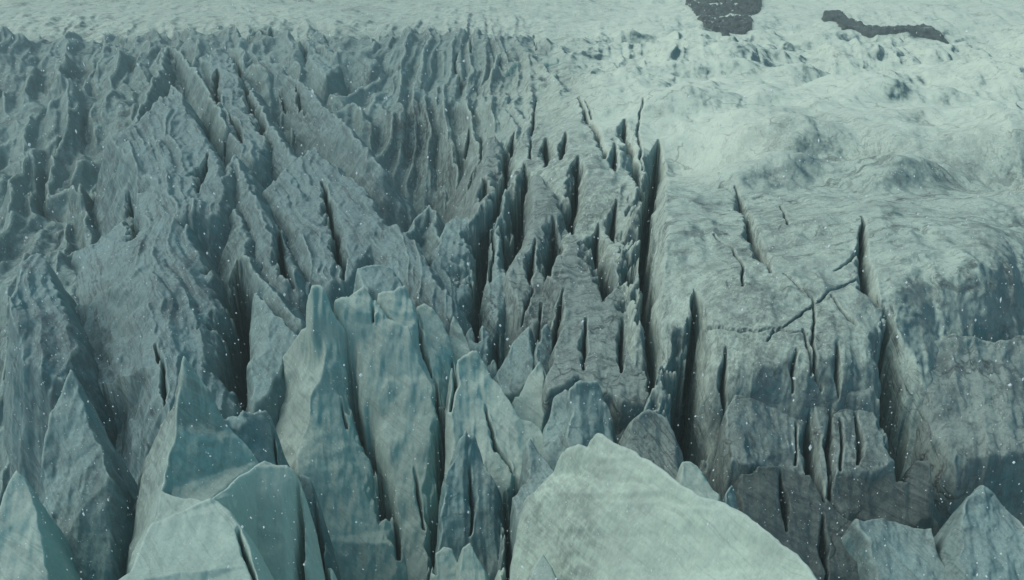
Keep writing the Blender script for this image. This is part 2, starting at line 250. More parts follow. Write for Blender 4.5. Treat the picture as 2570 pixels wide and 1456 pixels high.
# middle
item('serac', 'serac', 'blue-grey tower with a notched rim, behind the tip of the big bright slab', 'steep', 3.0, .45, .6,
 'P 1449,956,105 1463,953,105.5 1483,958,105.5 1497,959,105.5 1506,979,105 1520,1013,103.5 1534,1050,102 1546,1093,100 1560,1180,96 1440,1180,95 1432,1060,100.5 1434,987,104 1437,970,104.6')
item('serac', 'serac', 'upright pale column leaning on the left side of the notched-rim tower', 'steep', 3.0, .45, .6,
 'P 1423,980,105.5 1410,990,105.5 1397,1002,105 1386,1030,104 1369,1079,102 1365,1150,98 1390,1220,95 1430,1180,96.5 1440,1060,101.5 1434,987,105')
item('serac', 'serac', 'rounded dirty mound of ice with a pale oval scar, right behind the bright slab crest', 'dirty', 2.6, .7, .5,
 'P 1631,1032,98.5 1611,1036,98.3 1583,1059,97.3 1574,1093,95.7 1565,1130,94 1600,1230,88.5 1700,1260,87.5 1702,1200,90.5 1694,1121,95 1685,1079,97 1671,1056,98 1654,1039,98.5')
item('ice_fin', 'ice fin', 'thin pale sail of ice at the lower end of the wide dark crevasse', 'clean', 3.4, .35, .45,
 'P 1718,1154,89 1738,1159,89 1751,1173,88.5 1764,1202,87.5 1778,1222,86.5 1791,1235,86 1803,1262,84.5 1815,1400,78 1720,1330,81 1706,1230,86')
item('ice_block', 'ice block', 'small grey block at the foot of the wide dark crevasse, right of the pale sail', 'steep', 3.4, .35, .45,
 'P 1820,1238,86.5 1837,1219,87.5 1845,1228,87.3 1852,1262,86 1862,1300,84.5 1880,1400,80 1830,1400,80 1815,1280,85')
item('ice_fin', 'ice fin', 'slanting dirt-lined fin with pale crest left of the narrow black cracks', 'steep', 2.6, .4, .6,
 'P 1326,825,123 1306,842,122.5 1283,882,120.5 1268,905,119.5 1255,922,118.6 1241,945,117.5 1260,985,113.5 1300,985,113.5 1330,940,115.8 1340,900,118 1335,865,120.3')
item('ice_fin', 'ice fin', 'triangular blue fin with a sharp pale left edge, centre of the picture', 'clean', 3.0, .35, .5,
 'P 1349,908,113.5 1335,933,112.7 1320,959,111.6 1303,987,110.3 1289,990,110.2 1281,1002,109.7 1300,1050,107 1330,1060,106.5 1357,1080,105.5 1364,1040,107.5 1366,1000,109.6 1369,965,111 1360,930,112.8')
item('ice_fin', 'ice fin', 'round-shouldered fin between the black cracks and the triangular blue fin', 'steep', 3.0, .5, .5,
 'P 1355,831,121.5 1366,820,122.5 1377,816,122.8 1389,842,121.5 1393,879,119.5 1383,922,116.5 1372,965,113 1358,925,115.5 1350,890,118')
item('ice_slab', 'ice slab', 'tall flat striped slab facing forward, left of the long deep crevasse', 'striped', 3.2, .6, .45,
 'P 1404,700,134 1420,640,141 1440,610,145.5 1470,592,148 1484,600,147 1494,649,140 1499,720,131.5 1506,760,127 1518,756,127.5 1530,735,129.5 1551,722,131 1580,728,130.5 1597,745,128.8 1611,771,126 1625,816,121.5 1634,859,118 1637,922,113 1640,968,110 1611,1007,107.5 1560,1000,107.5 1511,973,109 1454,939,111.5 1420,965,109.5 1375,979,108.5 1386,922,113 1395,865,117.5 1402,808,122.5 1406,760,127')
item('serac', 'serac', 'grey block with a scooped blue hollow at the top left corner of the striped slab', 'striped', 2.8, .5, .6,
 'P 1400,712,132 1380,695,134.5 1388,660,139 1398,645,141 1412,642,141 1418,660,139 1412,690,135.5')
item('serac', 'serac', 'stepped pale block with a lopsided cap beside the upper part of the long deep crevasse', 'striped', 2.8, .5, .6,
 'P 1540,655,138.5 1562,628,142 1580,618,143 1591,630,142 1596,662,138.5 1600,700,134.5 1604,745,129.5 1580,728,131.5 1551,722,132 1536,700,134')
item('ice_fin', 'ice fin', 'blue-shadowed pillar with pale capped head, inside the gap right of the long deep crevasse', 'clean', 3.2, .4, .45,
 'P 1705,794,120 1688,799,119.8 1665,819,118.5 1654,851,116.5 1648,888,114.3 1655,930,112 1690,930,112 1708,888,114.8 1711,842,117.4 1726,805,119.8')
item('ice_block', 'ice block', 'ledged whitish block with square crown, low in the gap right of the long deep crevasse', 'striped', 3.2, .35, .5,
 'P 1677,901,110.5 1694,902,110.6 1688,925,109.5 1683,973,106.8 1680,1010,104.5 1671,1030,103.5 1643,1030,103.3 1620,1030,103 1629,985,105.5 1647,965,107 1654,922,109.3 1663,919,109.6')
item('ice_block', 'ice block', 'slanted banded block at the head of the wide dark crevasse', 'striped', 3.0, .45, .5,
 'P 1672,748,127.5 1700,738,129 1738,725,130.5 1741,779,124.8 1733,798,123 1695,784,123.8 1662,776,124.3')
# right-hand cliffs
item('ice_slab', 'ice slab', 'wide cracked grey cliff block with a dipped rim, right of the wide dark crevasse', 'striped', 3.2, .6, .5,
 'P 1844,994,105 1867,986,106 1890,997,105.5 1923,1000,105.5 1946,987,106.2 1975,983,106.5 1999,982,106.5 2013,994,106 2026,1020,104.7 2032,1087,101.2 2029,1186,96 1999,1178,96 1953,1174,96 1900,1165,96 1834,1150,96.5 1832,1090,99.5 1834,1030,102.8')
item('ice_block', 'ice block', 'rounded pillar of pale ice squeezed between two black slots in the right cliff', 'striped', 4, .5, .35,
 'P 2046,1020,103.5 2055,1013,104 2066,1012,104 2077,1022,103.5 2076,1080,100.5 2074,1160,96.5 2070,1245,92.5 2058,1225,93.5 2048,1150,97 2046,1080,100.5')
item('ice_slab', 'ice slab', 'bulging cliff block with a curved pale right shoulder at the right edge', 'striped', 3.2, .8, .5,
 'P 2094,1035,102.5 2115,1022,103.5 2148,1020,104 2181,1024,103.8 2208,1044,102.8 2231,1070,101.3 2240,1106,99.5 2240,1150,97 2185,1175,95.5 2118,1185,95 2095,1180,95.2 2090,1110,98.8')
item('ice_slab', 'ice slab', 'dark dirt-covered slab sloping down in the lower right behind the bright slab', 'dark', 2.6, .6, .6,
 'P 1943,1169,95.5 1970,1168,95.8 1996,1179,95.5 2020,1190,95 2032,1206,94.3 2052,1246,92 2079,1262,91.3 2115,1288,90 2142,1312,88.8 2168,1341,87.3 2188,1378,85.5 2198,1411,84 2215,1500,80.5 2300,1750,70 1950,1750,70 1900,1456,80 1870,1299,87.5 1850,1232,91.5 1860,1190,94')
item('ice_block', 'ice block', 'dirty sunken block with dark cracks under the right-edge cliff shoulder', 'dark', 2.6, .7, .6,
 'P 2090,1200,94.5 2140,1195,95 2185,1178,96 2215,1160,97 2260,1150,97.8 2330,1165,97 2340,1300,90.5 2250,1310,90 2180,1300,90.3 2140,1290,90.5 2100,1255,92.3')
item('ice_block', 'ice block', 'greyish flat-rimmed block standing in the lower right corner of the ice', 'steep', 2.8, .6, .5,
 'P 2142,1302,86 2160,1308,86 2175,1308,86 2214,1305,86.3 2248,1308,86.2 2330,1330,85 2400,1500,77 2400,1750,68 2240,1750,68 2215,1500,77 2198,1411,81 2178,1350,84')
item('ice_block', 'ice block', 'round white snow knob jutting in at the right edge beside dirty ice', 'bright', 3.0, .7, .15,
 'P 2228,1165,100 2238,1148,100.8 2256,1138,101.3 2285,1145,101 2300,1180,99 2290,1205,97.8 2250,1205,97.8')
item('ice_block', 'ice block', 'low whitish hump beside the lower end of the diagonal blue crevasse', 'striped', 1.8, .7, .2,
 'P 1900,722,121.5 1915,697,124 1935,688,125 1960,690,125 1985,706,123 1990,735,120 1940,745,119')
item('ice_block', 'ice block', 'small white boulder-like hump where the thin crossing cracks meet', 'clean', 2.4, .6, .15,
 'P 1996,712,123 2010,697,124.5 2035,697,124.5 2046,715,123 2045,735,121 2025,742,120.3 2005,730,121.3')
item('ice_slab', 'ice slab', 'pale slab with a rounded upper right corner beside the bulging right-edge crevasse', 'striped', 2.4, .9, .3,
 'P 2040,775,118 2080,740,121.5 2110,718,123.5 2150,735,122 2190,752,120.5 2208,785,118 2212,830,114.5 2213,900,109.5 2218,985,104.5 2160,985,104.5 2090,975,105 2062,930,107.8 2050,860,112')
item('ice_fin', 'ice fin', 'short wedge of ice tilted up beside the dark vertical crack at the far right', 'striped', 1.6, .4, .3,
 'L 2085,692,127 2105,672,129.5 2125,660,131 2148,652,132 2158,662,131 2170,700,126')
# left-hand ridges
item('ice_ridge', 'ice ridge', 'great ridge with dirt-striped left flank and broad teal right flank, left edge', 'folded', 2.2, .6, .7,
 'P 200,640,163 321,545,175 354,482,178 387,466,176 399,515,166 410,558,158 390,624,146 384,664,140.5 392,713,134 377,763,128 390,813,123 397,846,120 405,930,113 330,980,120 200,980,121',
 'P 387,466,176 399,515,166 410,558,158 390,624,146 384,664,140.5 392,713,134 377,763,128 390,813,123 397,846,120 405,930,113 415,1000,108 440,1080,103 520,1060,107 570,1000,113 590,930,119 580,850,126 560,780,132 520,690,140 480,610,149 440,540,161')
item('ice_ridge', 'ice ridge', 'broad tilted face with a stepped pale crest, upper left, above the dirt-striped ridge', 'folded', 2.2, .5, .9,
 'P 280,345,203 321,331,206 341,311,210 364,291,215 385,262,222 400,251,225 424,245,227 433,217,234 447,228,231 463,275,217 500,330,203 540,400,187 565,480,171 540,540,160 470,545,158 430,500,166 387,440,178 321,400,187')
item('ice_ridge', 'ice ridge', 'bright-edged curving wall of blue ice behind the stepped pale crest', 'steep', 2.6, .4, .9,
 'L 330,345,212 343,298,226 349,275,232 364,232,246 390,199,258 407,172,270 411,132,293 420,126,297 433,119,300 453,132,291 493,179,264 530,240,238 548,275,224 570,320,210')
item('ice_ridge', 'ice ridge', 'rounded grey ridge above the dark cavern-like hole, upper left', 'folded', 2.0, .6, .8,
 'P 533,132,298 552,128,300 566,132,298 586,160,281 605,199,262 615,240,244 640,290,224 665,350,206 640,400,192 600,370,200 570,300,221 562,250,240 545,200,261 530,165,280')
item('ice_ridge', 'ice ridge', 'long straight ridge dropping to the right from the upper left skyline', 'folded', 1.7, .5, .9,
 'L 606,155,287 639,142,292 690,165,279 731,189,267 790,240,243 850,298,218 905,360,198 955,425,183',)
item('ice_ridge', 'ice ridge', 'middle left ridge starting at a dark groove', 'folded', 1.8, .5, .8,
 'L 625,215,252 660,290,224 700,350,205 735,400,192',)
item('ice_pinnacle', 'ice pinnacle', 'blue-tipped dome standing on the skyline at the far upper left', 'steep', 2.4, .8, .8,
 'P 505,100,322 516,89,328 530,96,324 538,120,308 530,160,285 505,150,290 495,130,302')
item('ice_ridge', 'ice ridge', 'peaked dark ridge with stepped left shoulder, descending right to the candle-shaped spire', 'folded', 2.2, .5, .7,
 'P 778,371,198 765,385,195 741,410,190 718,427,187 701,450,182 668,473,178 690,505,170 718,531,164.5 754,581,155.5 774,624,148.5 794,673,141.5 817,707,137.5 865,702,140 900,650,146 936,607,151.5 1000,680,140.5 1050,730,133.5 1125,800,124.5 1136,756,128 1112,730,130.5 1089,707,133 1076,680,136.5 1066,654,140.5 1049,637,143.5 1039,614,147 993,578,153 963,558,156.5 930,510,165 903,470,174 864,433,182 817,397,191',
 'L 718,531,166.5 731,554,162 754,581,157 774,624,150 794,673,143 810,710,138',
 'L 827,491,172 857,508,168.5 883,541,162.5 903,568,158 936,607,152.5 1000,680,142 1050,740,134 1100,800,127')
item('ice_ridge', 'ice ridge', 'pointed ridge in the left middle ending above a blue hollow', 'folded', 1.5, .4, .7,
 'L 588,392,190 572,425,182 560,450,176', 'L 588,392,190 606,425,182 625,470,172 650,530,160 690,600,149 730,660,141')
item('ice_fin', 'ice fin', 'pale curved fin in the left middle, just left of the peaked dark ridge', 'steep', 1.5, .4, .6,
 'L 591,525,165 602,558,159.5 614,594,153.5 615,630,148.5 625,667,143.5 655,700,138.5 700,750,131.5 745,800,126')
item('ice_fin', 'ice fin', 'low bluish fin with a bright knob beside the deep dark pit, left of centre', 'steep', 2.2, .4, .5,
 'P 635,712,132 650,740,129 700,800,124 740,850,120.5 735,862,119.5 698,928,115 670,980,111.5 640,1000,110.5 632,930,115 630,850,121 628,770,127')
item('ice_pinnacle', 'ice pinnacle', 'isolated small peak in the central valley, below the dark dirt patch', 'steep', 1.8, .35, .6,
 'L 1076,512,170 1090,540,165', 'L 1076,512,170 1040,555,162 1020,590,156.5', 'L 1090,540,165 1100,600,154')
item('serac', 'serac', 'broad rounded serac in the central valley, shaded blue on its right side', 'steep', 2.4, .8, .6,
 'P 1130,555,160.5 1150,545,162 1175,552,161 1195,575,157.5 1190,640,148 1180,700,141 1150,760,134.5 1115,770,133 1098,720,137.5 1092,665,144.5 1105,600,154')
item('ice_fin', 'ice fin', 'slender pale-edged blade crossing the middle, left of the deepest grey cleft', 'steep', 2.6, .4, .6,
 'P 1270,470,171 1262,500,166 1252,545,158.5 1238,600,150.5 1228,660,143.5 1224,740,134.5 1240,800,129 1262,740,134.5 1262,690,140.5 1248,640,146.5 1250,590,152.5 1262,545,159.5')
item('ice_ridge', 'ice ridge', 'tall pale striped ridge right of the deepest grey cleft, centre', 'striped', 2.4, .7, .6,
 'P 1330,430,179 1345,440,177 1400,510,164 1402,540,159.5 1380,600,151.5 1370,660,143.5 1368,700,138.5 1400,740,133.5 1396,800,128 1340,800,127.5 1300,760,130.5 1280,720,134.5 1275,690,138.5 1300,620,148 1320,560,156 1335,500,165')
item('ice_ridge', 'ice ridge', 'smooth whitish tongue of ice between two narrow blue clefts, upper centre', 'striped', 1.9, .8, .5,
 'P 1225,340,207 1240,335,209 1258,375,197 1256,430,181 1235,490,168 1215,530,160.5 1195,545,158.5 1215,500,166 1220,440,178 1215,390,192')
item('ice_block', 'ice block', 'flat-faced dirty pyramid near the skyline, top centre', 'clean', 1.8, .6, .9,
 'P 1245,118,312 1262,100,322 1285,118,312 1300,155,290 1270,170,280 1240,165,282')
item('ice_block', 'ice block', 'blue-walled triangular block near the skyline, right of the flat-faced dirty pyramid', 'clean', 2.0, .6, .8,
 'P 1325,92,330 1360,92,330 1385,98,326 1400,130,306 1395,158,290 1350,160,288 1335,130,305')
item('ice_pinnacle', 'ice pinnacle', 'sharp blue peak on the skyline left of centre, a dark slit down its side', 'steep', 2.2, .4, 1.0,
 'P 795,75,340 808,92,330 830,130,306 850,170,282 820,190,268 780,150,288 770,110,314')
item('ice_pinnacle', 'ice pinnacle', 'cluster of broken blue teeth on the skyline, upper left', 'steep', 3.0, .3, 1.6,
 'L 620,100,326 640,84,336 655,74,342 668,80,338 676,72,343 690,72,343 702,84,336 715,90,332 730,110,318 738,135,300')
# rocks
item('rock_outcrop', 'rock outcrop', 'large dark bare rock rising from the snowfield at the top edge', 'rock', 5.0, .5, 1.2,
 'P 1725,-60,505 1722,8,450 1735,22,438 1755,48,420 1790,66,408 1822,84,396 1838,66,406 1858,74,400 1885,60,408 1880,40,420 1905,28,432 1908,5,450 1900,-60,500')
item('rock_outcrop', 'rock outcrop', 'long low jagged dark rock ridge at the upper right edge', 'rock', 6.0, .3, .6,
 'P 2070,45,424 2068,30,436 2080,24,442 2105,26,440 2130,40,428 2165,48,420 2210,54,414 2300,52,414 2380,62,402 2300,60,400 2220,60,406 2180,61,402 2150,55,408 2120,57,404 2105,45,418')
# beyond the sides of the photograph's picture area
item('ice_fin', 'ice fin', 'tall dirty fin beyond the pale foreground block, far lower left', 'steep', 2.6, .4, .7,
 'P 170,930,97 190,960,96 215,1010,94.5 240,1090,91.5 270,1200,87 260,1500,78 60,1500,77 110,1150,90 140,1000,95')
item('ice_fin', 'ice fin', 'leaning grey blade at the far left edge, midway up', 'folded', 2.0, .4, .8,
 'P 60,640,140 90,620,143 120,680,137 150,760,129 190,860,120 150,950,112 60,900,115 30,760,127')
item('ice_pinnacle', 'ice pinnacle', 'pale crooked pinnacle in the far lower left corner', 'clean', 3.0, .4, .4,
 'P 40,1180,80 60,1200,79.5 80,1250,78 110,1340,75 120,1600,68 -80,1600,68 -20,1350,75 15,1230,78.5')
item('ice_slab', 'ice slab', 'striped cliff standing past the bulging right-edge shoulder, far right', 'striped', 2.8, .7, .6,
 'P 2330,860,113 2390,840,115 2480,850,114.5 2600,840,115 2640,1000,106 2620,1130,99 2400,1130,98.5 2330,1050,103 2318,950,108')
item('ice_fin', 'ice fin', 'grey fin with a curved crest in the far lower right corner', 'steep', 2.6, .5, .6,
 'P 2430,1240,86 2460,1215,87.5 2500,1230,87 2550,1290,84 2620,1400,79 2650,1700,68 2430,1700,68 2410,1400,79 2415,1290,84')

# ------------------------------------------------------------------ build height arrays for items
WPX = (0.55 * fbm2(GX / 3.2, GY / 3.2, 3, 301)).astype(np.float32); WPY = (0.55 * fbm2(GX / 3.2, GY / 3.2, 3, 333)).astype(np.float32)
FLO = fbm2(GX / 0.9, GY / 4.5, 3, 350).astype(np.float32); MID = fbm2(GX / 6.5, GY / 6.5, 3, 370, .4).astype(np.float32)
GR = fbm2(GX / 1.3, GY / 1.3, 4, 390).astype(np.float32)
HMAX = HT.copy()
items = []
for idx, (name, cat, label, mat, k, r, n, prims) in enumerate(IT):
    P = []; 
    for p in prims: P.append((p[0], [tuple(float(v) for v in q.split(',')) for q in p[2:].split()]))
    WQ = (lambda a, b, c: tuple(np.array(hit(a, max(b, -60))) + (0, 0, .6))) if cat == 'rock outcrop' else wp
    allw = [WQ(*q) for _, l in P for q in l]
    if np.mean([a[1] for a in allw]) < 135 and prims[0][0] == 'P': k = k * 1.9
    zmax = max(a[2] for a in allw); m = (zmax + 38) / k + 2
    if cat == 'rock outcrop': m = 14; X0 = 0
    r0, r1, c0, c1 = win(min(a[0] for a in allw) - m, max(a[0] for a in allw) + m, min(a[1] for a in allw) - m, max(a[1] for a in allw) + m)
    s = np.s_[r0:r1, c0:c1]
    sc_w = min(1.0, n * 1.6)
    X = GX[s] + WPX[s] * sc_w; Yg = GY[s] + WPY[s] * sc_w
    h = np.full(X.shape, -200.0)
    for kind, l in P:
        Wp = [WQ(*q) for q in l]
        if kind == 'P':
            segs = list(zip(Wp, Wp[1:] + Wp[:1]))
            tris = tessellate_polygon([[Vector((q[0], q[1], 0)) for q in l]])
        else: segs = list(zip(Wp[:-1], Wp[1:])); tris = []
        dm = np.full(X.shape, 1e9); zz = np.zeros(X.shape)
        for a, b in segs:
            d, t = seg(X, Yg, a, b); za = a[2] + (b[2] - a[2]) * t
            hh = za - k * (np.sqrt(d * d + r * r) - r)
            h = np.maximum(h, hh)
        for t3 in tris:
            A, B, C = (Wp[i] for i in t3)
            den = (B[1] - C[1]) * (A[0] - C[0]) + (C[0] - B[0]) * (A[1] - C[1])
            if abs(den) < 1e-6: continue
            u = ((B[1] - C[1]) * (X - C[0]) + (C[0] - B[0]) * (Yg - C[1])) / den
            v = ((C[1] - A[1]) * (X - C[0]) + (A[0] - C[0]) * (Yg - C[1])) / den
            ins = (u >= -.001) & (v >= -.001) & (u + v <= 1.001)
            z = u * A[2] + v * B[2] + (1 - u - v) * C[2]
            h = np.where(ins, np.maximum(h, z), h)
    o = idx * 13.7
    if cat == 'rock outcrop':
        h = np.minimum(h, HT[s] + 1.3) + n * (GR[s] * .9 + MID[s]) * .8
    else:
        fu = {'folded': 2.0, 'striped': .9, 'steep': 1.0, 'dark': 1.2, 'dirty': 1.0, 'clean': .55}.get(mat, 0.15)
        h = h + n * (0.8 * MID[s] + 0.13 * GR[s] + 0.2 * FLO[s] + fu * FUR[s]) + 0.5 * n * vn2(GX[s] / 7 + o, GY[s] / 7, idx)
    items.append((s, h)); HMAX[s] = np.maximum(HMAX[s], h)

def largest(keep):                                          # largest connected piece of a mask
    lab = np.where(keep, np.arange(keep.size).reshape(keep.shape) + 1, 0)
    for it in range(900):
        old = lab; m = lab.copy()
        m[1:] = np.maximum(m[1:], lab[:-1]); m[:-1] = np.maximum(m[:-1], lab[1:]); m[:, 1:] = np.maximum(m[:, 1:], lab[:, :-1]); m[:, :-1] = np.maximum(m[:, :-1], lab[:, 1:])
        lab = np.where(keep, m, 0)
        if it % 10 == 0: lab = np.where(keep, lab.ravel()[np.maximum(lab, 1) - 1], 0)
        if np.array_equal(lab, old): break
    v, c = np.unique(lab[lab > 0], return_counts=True)
    return keep if len(v) < 2 else lab == v[np.argmax(c)]

# ------------------------------------------------------------------ cut the crevasses through everything
def hitH(px, py):                                           # where a ray first meets the built ice
    rx, rz = ray(px, py); rr = np.arange(NR); c = int(np.clip(np.searchsorted(T, rx), 0, NC - 1))
    z = CZ + rz * YY; col = HMAX[:, c]; k = int(np.argmax(z < col)); return (rx * YY[k], YY[k], z[k])
SLW = []
for dep, s in SL:
    pts = [tuple(float(v) for v in q.split(',')) for q in s.split()]
    W = []
    for px, py, hw in pts:
        x, y, z = hitH(px, py); W.append((x, y, hw * math.hypot(y, CZ - z) / F * (.25 if (px, py, hw) in (pts[0], pts[-1]) else 1)))
    SLW.append((dep, W))
CUT = np.zeros_like(BZ, dtype=np.float32)
jx = (0.8 * fbm2(GX / 4.0, GY / 6.0, 3, 201) + .35 * fbm2(GX / .9, GY / 1.3, 3, 205)).astype(np.float32)
for dep, W in SLW:
    for a, b in zip(W[:-1], W[1:]):
        m = max(a[2], b[2]) * 2.6 + 1.5
        r0, r1, c0, c1 = win(min(a[0], b[0]) - m, max(a[0], b[0]) + m, min(a[1], b[1]) - m, max(a[1], b[1]) + m)
        if r1 <= r0 or c1 <= c0: continue
        s = np.s_[r0:r1, c0:c1]; hwm = 0.5 * (a[2] + b[2])
        d, t = seg(GX[s] + jx[s] * min(1.3, hwm * 1.1), GY[s] + jx[s] * .5, a, b)
        hw = (a[2] + (b[2] - a[2]) * t) * (1 + .45 * jx[s]) * (.36 if dep < 2 else .5 if dep < 6 else 1.0); hw = np.maximum(hw, .12)
        c = 1.25 * dep * (1.05 * np.clip(1 - (d / hw), 0, 1) ** 0.7 + 0.28 * np.clip(1 - d / (2.6 * hw), 0, 1) ** 1.6)
        CUT[s] = np.maximum(CUT[s], c)

HT -= CUT; HMAX = HT.copy()
for i, (s, h) in enumerate(items):
    if IT[i][1] != 'rock outcrop': h = h - CUT[s]
    items[i] = (s, h); HMAX[s] = np.maximum(HMAX[s], h)
for i, (s, h) in enumerate(items):
    kp = h > HMAX[s] - 0.6; lg = largest(kp)
    items[i] = (s, np.where(kp & ~lg, -200.0, h))
HMAX = HT.copy()
for s, h in items: HMAX[s] = np.maximum(HMAX[s], h)

DP = "1120,440,70,.7 1150,560,60,.4 1100,300,50,.5 1570,1290,60,.22 1440,1340,100,.4 1350,1300,70,.4 1640,1400,80,.14 1820,60,100,.25 2180,60,90,.2 1040,330,75,.9 800,300,55,.5 1065,410,50,.6 700,470,35,.5 1340,775,55,1 1400,770,45,.7 1545,490,60,.6 1480,560,45,.6 1590,560,40,.5 1950,365,70,.5 1865,640,60,.5 1800,560,90,.3 1450,860,80,.4 2150,1200,90,.7 2055,930,60,.4 345,620,40,.7 375,800,30,.6 1230,780,45,.8 685,480,30,.6 1140,800,40,.5 500,200,60,.4 1900,850,260,.5 1380,850,70,.6 1450,700,60,.5 1600,860,70,.5 1300,640,50,.4 1800,1000,80,.45 1950,560,110,.45 1700,640,50,.4 1420,620,170,.45 2100,900,180,.45 2000,600,220,.25 1750,1000,120,.3 1480,900,150,.25 1600,1100,150,.3 1150,900,120,.25 2000,1300,200,.6 2120,1170,90,.5 1920,1150,80,.35 700,900,60,.3 480,700,60,.25 450,350,80,.3 620,300,80,.35 850,420,60,.35 780,620,70,.3 930,330,60,.5 1200,240,40,.4 2040,560,90,.35 1900,850,70,.3 2200,520,60,.25 1700,430,40,.5 900,560,60,.4 620,470,40,.3 1500,760,60,.3 2090,1100,60,.4"  # dirt patches, and a greyer lower left on the big bright slab
DIRT_GREY = (np.clip(fbm2(GX / 14 + 5, GY / 22, 4, 610) * .7 + .05, 0, .5) * (1 - ss(170, 300, GY)) * ss(70, 95, GY)).astype(np.float32)
DIRT_GREY = np.maximum(DIRT_GREY, (.26 + .22 * fbm2(GX / 30, GY / 40, 4, 620)) * (1 - ss(-.10, .10, az + .05 * fbm2(GX / 40, GY / 60, 2, 622))) * (1 - .45 * ss(340, 420, GY)) * (1 - ss(480, 640, GY)) * ss(90, 150, GY)).astype(np.float32)
for q in DP.split():
    px, py, rr_, a_ = (float(v) for v in q.split(',')); x, y, z = hitH(px, py); rw = rr_ * math.hypot(y, CZ - z) / F; ry = rw * 2.0
    r0, r1, c0, c1 = win(x - 2.5 * rw, x + 2.5 * rw, y - 2.5 * ry, y + 2.5 * ry); s = np.s_[r0:r1, c0:c1]
    DIRT_GREY[s] = np.maximum(DIRT_GREY[s], a_ * np.exp(-((GX[s] - x) / rw) ** 2 - ((GY[s] - y) / ry) ** 2))

SNOW = (ss(0.02, 0.14, az + .04 * fbm2(GX / 40, GY / 40, 3, 640)) * ss(158, 225, GY + 18 * fbm2(GX / 25, GY / 25, 3, 641))).astype(np.float32)
gyn = GY + 26 * fbm2(GX / 30, GY / 60, 3, 645)
SNOW = np.maximum(SNOW, ((.25 + .45 * ss(-.15, .1, az)) * ss(335, 400, gyn))).astype(np.float32)
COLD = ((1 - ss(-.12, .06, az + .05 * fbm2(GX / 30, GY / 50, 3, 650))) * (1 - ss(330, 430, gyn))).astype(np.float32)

# ------------------------------------------------------------------ materials
MATS = {}
def N(nt, t, **kw):
    n = nt.nodes.new(t)
    for k_, v in kw.items(): setattr(n, k_, v)
    return n
def ramp(nt, src, stops):
    r = N(nt, 'ShaderNodeValToRGB'); cr = r.color_ramp
    while len(cr.elements) > 1: cr.elements.remove(cr.elements[0])
    cr.elements[0].position = stops[0][0]; cr.elements[0].color = (stops[0][1],) * 3 + (1,)
    for p, v in stops[1:]:
        e = cr.elements.new(p); e.color = (v,) * 3 + (1,)
    nt.links.new(src, r.inputs[0]); return r.outputs[0]
def math_(nt, op, a, b=None, clamp=False):
    m = N(nt, 'ShaderNodeMath', operation=op); m.use_clamp = clamp
    for i, v in enumerate((a, b)):
        if v is None: continue
        if isinstance(v, (int, float)): m.inputs[i].default_value = v
        else: nt.links.new(v, m.inputs[i])
    return m.outputs[0]
def mixc(nt, f, a, b):
    m = N(nt, 'ShaderNodeMix', data_type='RGBA')
    if isinstance(f, (int, float)): m.inputs[0].default_value = f
    else: nt.links.new(f, m.inputs[0])
    for i, v in ((6, a), (7, b)):
        if isinstance(v, tuple): m.inputs[i].default_value = v + (1,)
        else: nt.links.new(v, m.inputs[i])
    return m.outputs[2]
def noise(nt, vec, scale, detail=5, rough=.6, dist=0.0):
    n = N(nt, 'ShaderNodeTexNoise'); n.inputs['Scale'].default_value = scale; n.inputs['Detail'].default_value = detail
    n.inputs['Roughness'].default_value = rough; n.inputs['Distortion'].default_value = dist; nt.links.new(vec, n.inputs['Vector']); return n.outputs[0]
def mapping(nt, vec, rot, scl):
    m = N(nt, 'ShaderNodeMapping'); m.inputs['Rotation'].default_value = rot; m.inputs['Scale'].default_value = scl
    nt.links.new(vec, m.inputs[0]); return m.outputs[0]
def fol(nt, vec, nrm, lo, hi):
    n = Vector(nrm).normalized(); a = n.orthogonal().normalized(); b = n.cross(a)
    c = N(nt, 'ShaderNodeCombineXYZ')
    for i, (v, f) in enumerate(((a, lo), (b, lo), (n, hi))):
        d = N(nt, 'ShaderNodeVectorMath', operation='DOT_PRODUCT'); nt.links.new(vec, d.inputs[0]); d.inputs[1].default_value = tuple(v * f)
        nt.links.new(d.outputs['Value'], c.inputs[i])
    return c.outputs[0]
